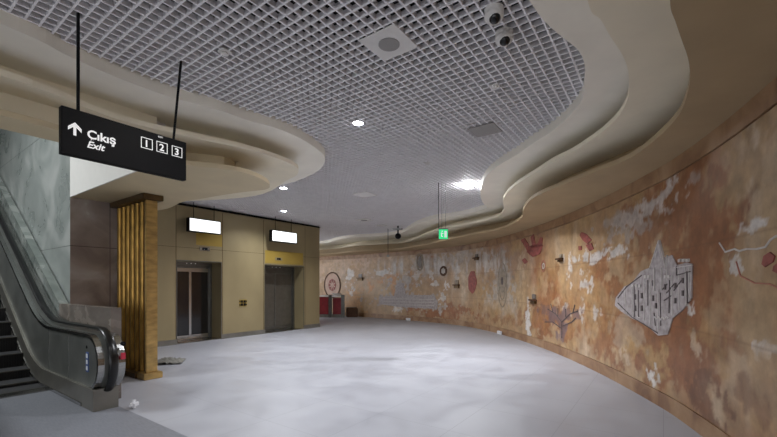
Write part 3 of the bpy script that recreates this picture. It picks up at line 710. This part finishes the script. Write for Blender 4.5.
cline('dark_line', [[(140, 225), (142, 345)], [(158, 240), (158, 345)], [(195, 200), (195, 300)], [(170, 180), (110, 225), (75, 270)], [(75, 290), (130, 345), (235, 410)], [(310, 145), (310, 180), (365, 165)], [(272, 215), (255, 235)], [(300, 215), (270, 250)], [(290, 260), (260, 280)], [(330, 200), (300, 240)], [(220, 330), (225, 380)], [(352, 165), (354, 290)], [(245, 250), (247, 380)], [(282, 200), (280, 330)]], .011, M['engd'], .019)  # dark grey castle lines as thin ribbons
cline('arch_row', [[(222, 345), (230, 355), (238, 345), (246, 358), (254, 345), (262, 356), (270, 345), (278, 350)]], .014, M['engl'], .021)
for P_ in [z5([(x, 228), (x+8, 228), (x+8, 216), (x, 216)]) for x in (132, 146, 160)]+[z5([(x, 128), (x+8, 126), (x+8, 114), (x, 116)]) for x in (318, 334, 350)]+[z5([(x, 192), (x+7, 192), (x+7, 180), (x, 180)]) for x in (182, 196, 262, 276)]: relief('battlement', [P_], M['engl'], .024, cs)
for P_ in [z5([(x, y), (x+6, y), (x+6, y+22), (x, y+22)]) for x, y in ((143, 255), (143, 300), (168, 250), (168, 300), (214, 200), (214, 260), (262, 215), (303, 210), (303, 270), (333, 190), (333, 240), (225, 290))]: relief('window_slit', [P_], M['engd'], .022, cs)
# map with maroon shards at right edge
mp_ = thing('map_relief', 'pale outlined map with maroon shards at right of castle', 'wall relief')
relief('coast_line', line([(720, 243), (726, 252), (735, 249), (740, 251), (747, 249), (757, 249), (766, 247), (771, 240), (777, 236), (783, 237)], .014), M['engl'], .008, mp_, uv=True)
relief('coast_line', line([(737, 262), (741, 276), (755, 283), (770, 284), (785, 290)], .01), M['pinkm'], .008, mp_, uv=True)
relief('shard', [[(765, 256), (771, 252), (776, 256), (774, 262), (766, 267), (763, 264)]], M['redm'], .01, mp_)
relief('shard', [[(775, 266), (779, 263), (784, 268), (780, 274), (774, 271)]], M['redm'], .01, mp_)
# red crystal clusters
r1 = thing('crystal_relief', 'large red jagged flower shape high on marble, right of green sign', 'wall relief')
for P in ([(521, 240), (525, 238), (531, 248), (530, 255)], [(527, 252), (533, 257), (540, 254), (543, 245), (539, 243), (536, 249), (530, 246)], [(531, 237), (534, 234), (536, 246), (533, 249)], [(537, 246), (541, 237), (543, 238), (542, 247)], [(522, 260), (525, 258), (528, 262), (525, 264)]):
    relief('petal', [P], M['redm'], .012, r1)
r2 = thing('crystal_relief', 'small red jagged shape high on marble, below the soffit', 'wall relief')
for P in ([(580, 235), (582, 232), (587, 234), (592, 240), (588, 244), (583, 240)], [(586, 245), (592, 243), (594, 249), (590, 251)], [(579, 246), (582, 246), (582, 250), (579, 250)]):
    relief('petal', [P], M['redm'], .012, r2)
r3 = thing('leaf_relief', 'dark red leaf-shaped oval on the far marble stretch', 'wall relief')
e_ = px2uv(472.5, 282); relief('leaf', [[(e_[0]+.26*math.cos(t)*(1+.12*math.cos(5*t)), e_[1]+.38*math.sin(t)*(1+.1*math.sin(7*t))) for t in np.linspace(0, 2*math.pi, 30, endpoint=False)]], M['redm'], .012, r3, uv=True)
r4 = thing('medallion_relief', 'grey oval medallion of nested rings left of red flower', 'wall relief')
relief('disc', [list(map(tuple, ell(502.5, 281, .2, .36)))], M['greym'], .01, r4, uv=True)
for a, b in ((.3, .66), (.2, .44)): relief('ring', line(ell(502.5, 285, a, b), .03, True), M['greym'], .012, r4, uv=True)
relief('boss', [list(map(tuple, ell(502.5, 281, .06, .12)))], M['engd'], .02, r4, uv=True)
r5 = thing('rosette_relief', 'small pink ring rosette below the large red flower', 'wall relief')
relief('ring', line(ell(543.5, 266, .1, .13), .025, True), M['pinkm'], .01, r5, uv=True); relief('ring', line(ell(543.5, 266, .05, .06), .02, True), M['engl'], .01, r5, uv=True)
r6 = thing('star_relief', 'dark round rosette with pale centre high on far marble', 'wall relief')
relief('disc', [list(map(tuple, ell(443.5, 271, .2, .2)))], M['brown'], .01, r6, uv=True); relief('star', [[tuple(px2uv(443.5, 271)+np.array([(.12 if k % 2 else .04)*math.cos(k*math.pi/6), (.12 if k % 2 else .04)*math.sin(k*math.pi/6)])) for k in range(12)]], M['whitem'], .016, r6, uv=True)
r7 = thing('arch_relief', 'brown arched niche shape high on the far marble', 'wall relief')
relief('arch', line(ell(420, 262, .16, .34), .06, True), M['greym'], .012, r7, uv=True); relief('niche', [list(map(tuple, ell(420, 262, .1, .26)))], M['parapet'], .008, r7, uv=True)
# tree
r8 = thing('tree_relief', 'dark branching tree carving low on marble left of castle', 'wall relief')
T_ = []
for q in ([(562, 338), (562, 322), (556, 314), (548, 309)], [(562, 322), (570, 314), (578, 311)], [(561, 328), (553, 322), (545, 322)], [(563, 326), (572, 322), (576, 318)], [(558, 316), (558, 308)], [(566, 318), (566, 309)], [(553, 312), (551, 304)], [(573, 313), (575, 305)]): T_ += line(q, .018)
relief('branches', T_, M['engd'], .01, r8, uv=True)
# far round emblem
r9 = thing('round_emblem', 'round wall emblem with brown ring and red floral centre', 'wall relief')
u0, v0 = px2uv(332.5, 285)
relief('disc', [list(map(tuple, ell(332.5, 285, .5, .62, 40)))], M['discm'], .015, r9, uv=True)
relief('ring', line(ell(332.5, 285, .5, .62, 40), .05, True), M['brown'], .03, r9, uv=True)
relief('ring', line(ell(332.5, 285, .22, .27, 30), .03, True), M['redm'], .025, r9, uv=True)
for k in range(8):
    t = k*math.pi/4; relief('petal', [[(u0+.08*math.cos(t), v0+.1*math.sin(t)), (u0+.2*math.cos(t-.3), v0+.25*math.sin(t-.3)), (u0+.26*math.cos(t), v0+.32*math.sin(t)), (u0+.2*math.cos(t+.3), v0+.25*math.sin(t+.3))]], M['redm'], .024, r9, uv=True)
# grey keyboard-like stepped panel far
r10 = thing('inscription_relief', 'long pale stepped stone inscription panel low on far marble', 'wall relief')
relief('panel', [[(379, 304), (379, 297), (394, 296), (397, 283), (403, 283), (406, 295), (434, 295), (438, 302), (437, 309), (400, 307)]], M['engr'], .01, r10)
for yy in (298.5, 301.5, 304.5): relief('text_row', line([(383, yy), (434, yy+1)], .02), M['engl'], .014, r10, uv=True)
# small shelf brackets (niches for lights)
def ledge(px, py, wd, hh_, label, lit=False):
    u_, v_ = px2uv(px, py); q = wp(u_, 0); q2 = wp(u_+.01, 0); an = math.atan2(q2[1]-q[1], q2[0]-q[0])+math.pi
    o = thing('wall_ledge', label, 'bracket', (q[0], q[1], v_), an)
    sgn = 1
    n_ = wp(u_, .1)-q; ly = Vector((-math.sin(an), math.cos(an))); s_ = 1 if ly.dot(Vector(n_)) > 0 else -1
    ys = sorted((-.002*s_, .1*s_)); link('shelf', bx(-wd/2, wd/2, ys[0], ys[1], -.02, .02, bev=.004), M['brown'], o)
    ys = sorted((-.002*s_, .06*s_)); link('support', bx(-wd/2*.8, wd/2*.8, ys[0], ys[1], -hh_, -.02, bev=.008), M['bronzed'], o)
    ys = sorted((-.002*s_, .03*s_)); link('niche_stone', bx(-wd*.3, wd*.3, ys[0], ys[1], .02, .02+hh_*1.4, bev=.01), M['greym'] if lit else M['parapet'], o)  # lit niches get a paler stone, their light put into the colour
ledge(360.5, 278, .4, .12, 'small brown ledge on far wall beside the round emblem')
ledge(457, 285, .32, .12, 'small brown ledge left of the dark red oval', True)
ledge(534.5, 300, .3, .09, 'greyish small ledge below the large red flower')
ledge(561.5, 259, .2, .06, 'small dark ledge between the two red shapes', True)
ledge(477, 258, .3, .08, 'small ledge high on wall above the dark red oval')

# ================= far counter =================
q = at(336, 317.5, 0)
o = thing('security_counter', 'red fronted counter with grey end posts below round emblem', 'counter', (q.x, q.y, 0), 0)
k = q.y/F
link('front_panel', bx(-1.0, -.32, 0, .5, .15, .95, bev=.01), M['redp'], o)
link('front_panel', bx(-.15, .26, .02, .5, .15, .9, bev=.01), M['redp'], o)
for x0 in (-.34, .24): link('post', bx(x0, x0+.15, -.06, .1, 0, 1.05, bev=.01), M['steeld'], o)
link('plinth', bx(-1.0, .3, .04, .5, 0, .15), M['steelp'], o)
link('counter_top', bx(-1.02, .3, -.02, .54, .95, 1.02, bev=.01), M['white'], o)
link('basin', cyl(bmesh.new(), (.0, .25, 1.06), .12, .1, 24, r2=.26), M['white'], o)
q = at(352, 317.0, 0)
o = thing('crate', 'low brown crate beside the red counter at far wall', 'crate', (q.x, q.y, 0), .3)
link('body', bx(-.25, .25, -.15, .2, 0, .42, bev=.02), M['brown'], o); link('lid', bx(-.27, .2, -.17, .22, .42, .46, bev=.01), M['bronzed'], o)
# small items at the foot of the curved wall
for px, py, lb in ((409, 317.5, 'small white block at wall foot below the long pale panel'), (501, 331.5, 'small pale block at wall foot below the grey medallion')):
    u_, v_ = px2uv(px, py); q = wp(u_, .05); tag(link('floor_block', bx(-.12, .12, -.03, .03, .0, .1, bev=.01), M['paper'], None, (q[0], q[1], 0), math.atan2(*(wp(u_+.1)-wp(u_))[::-1])), lb, 'block')
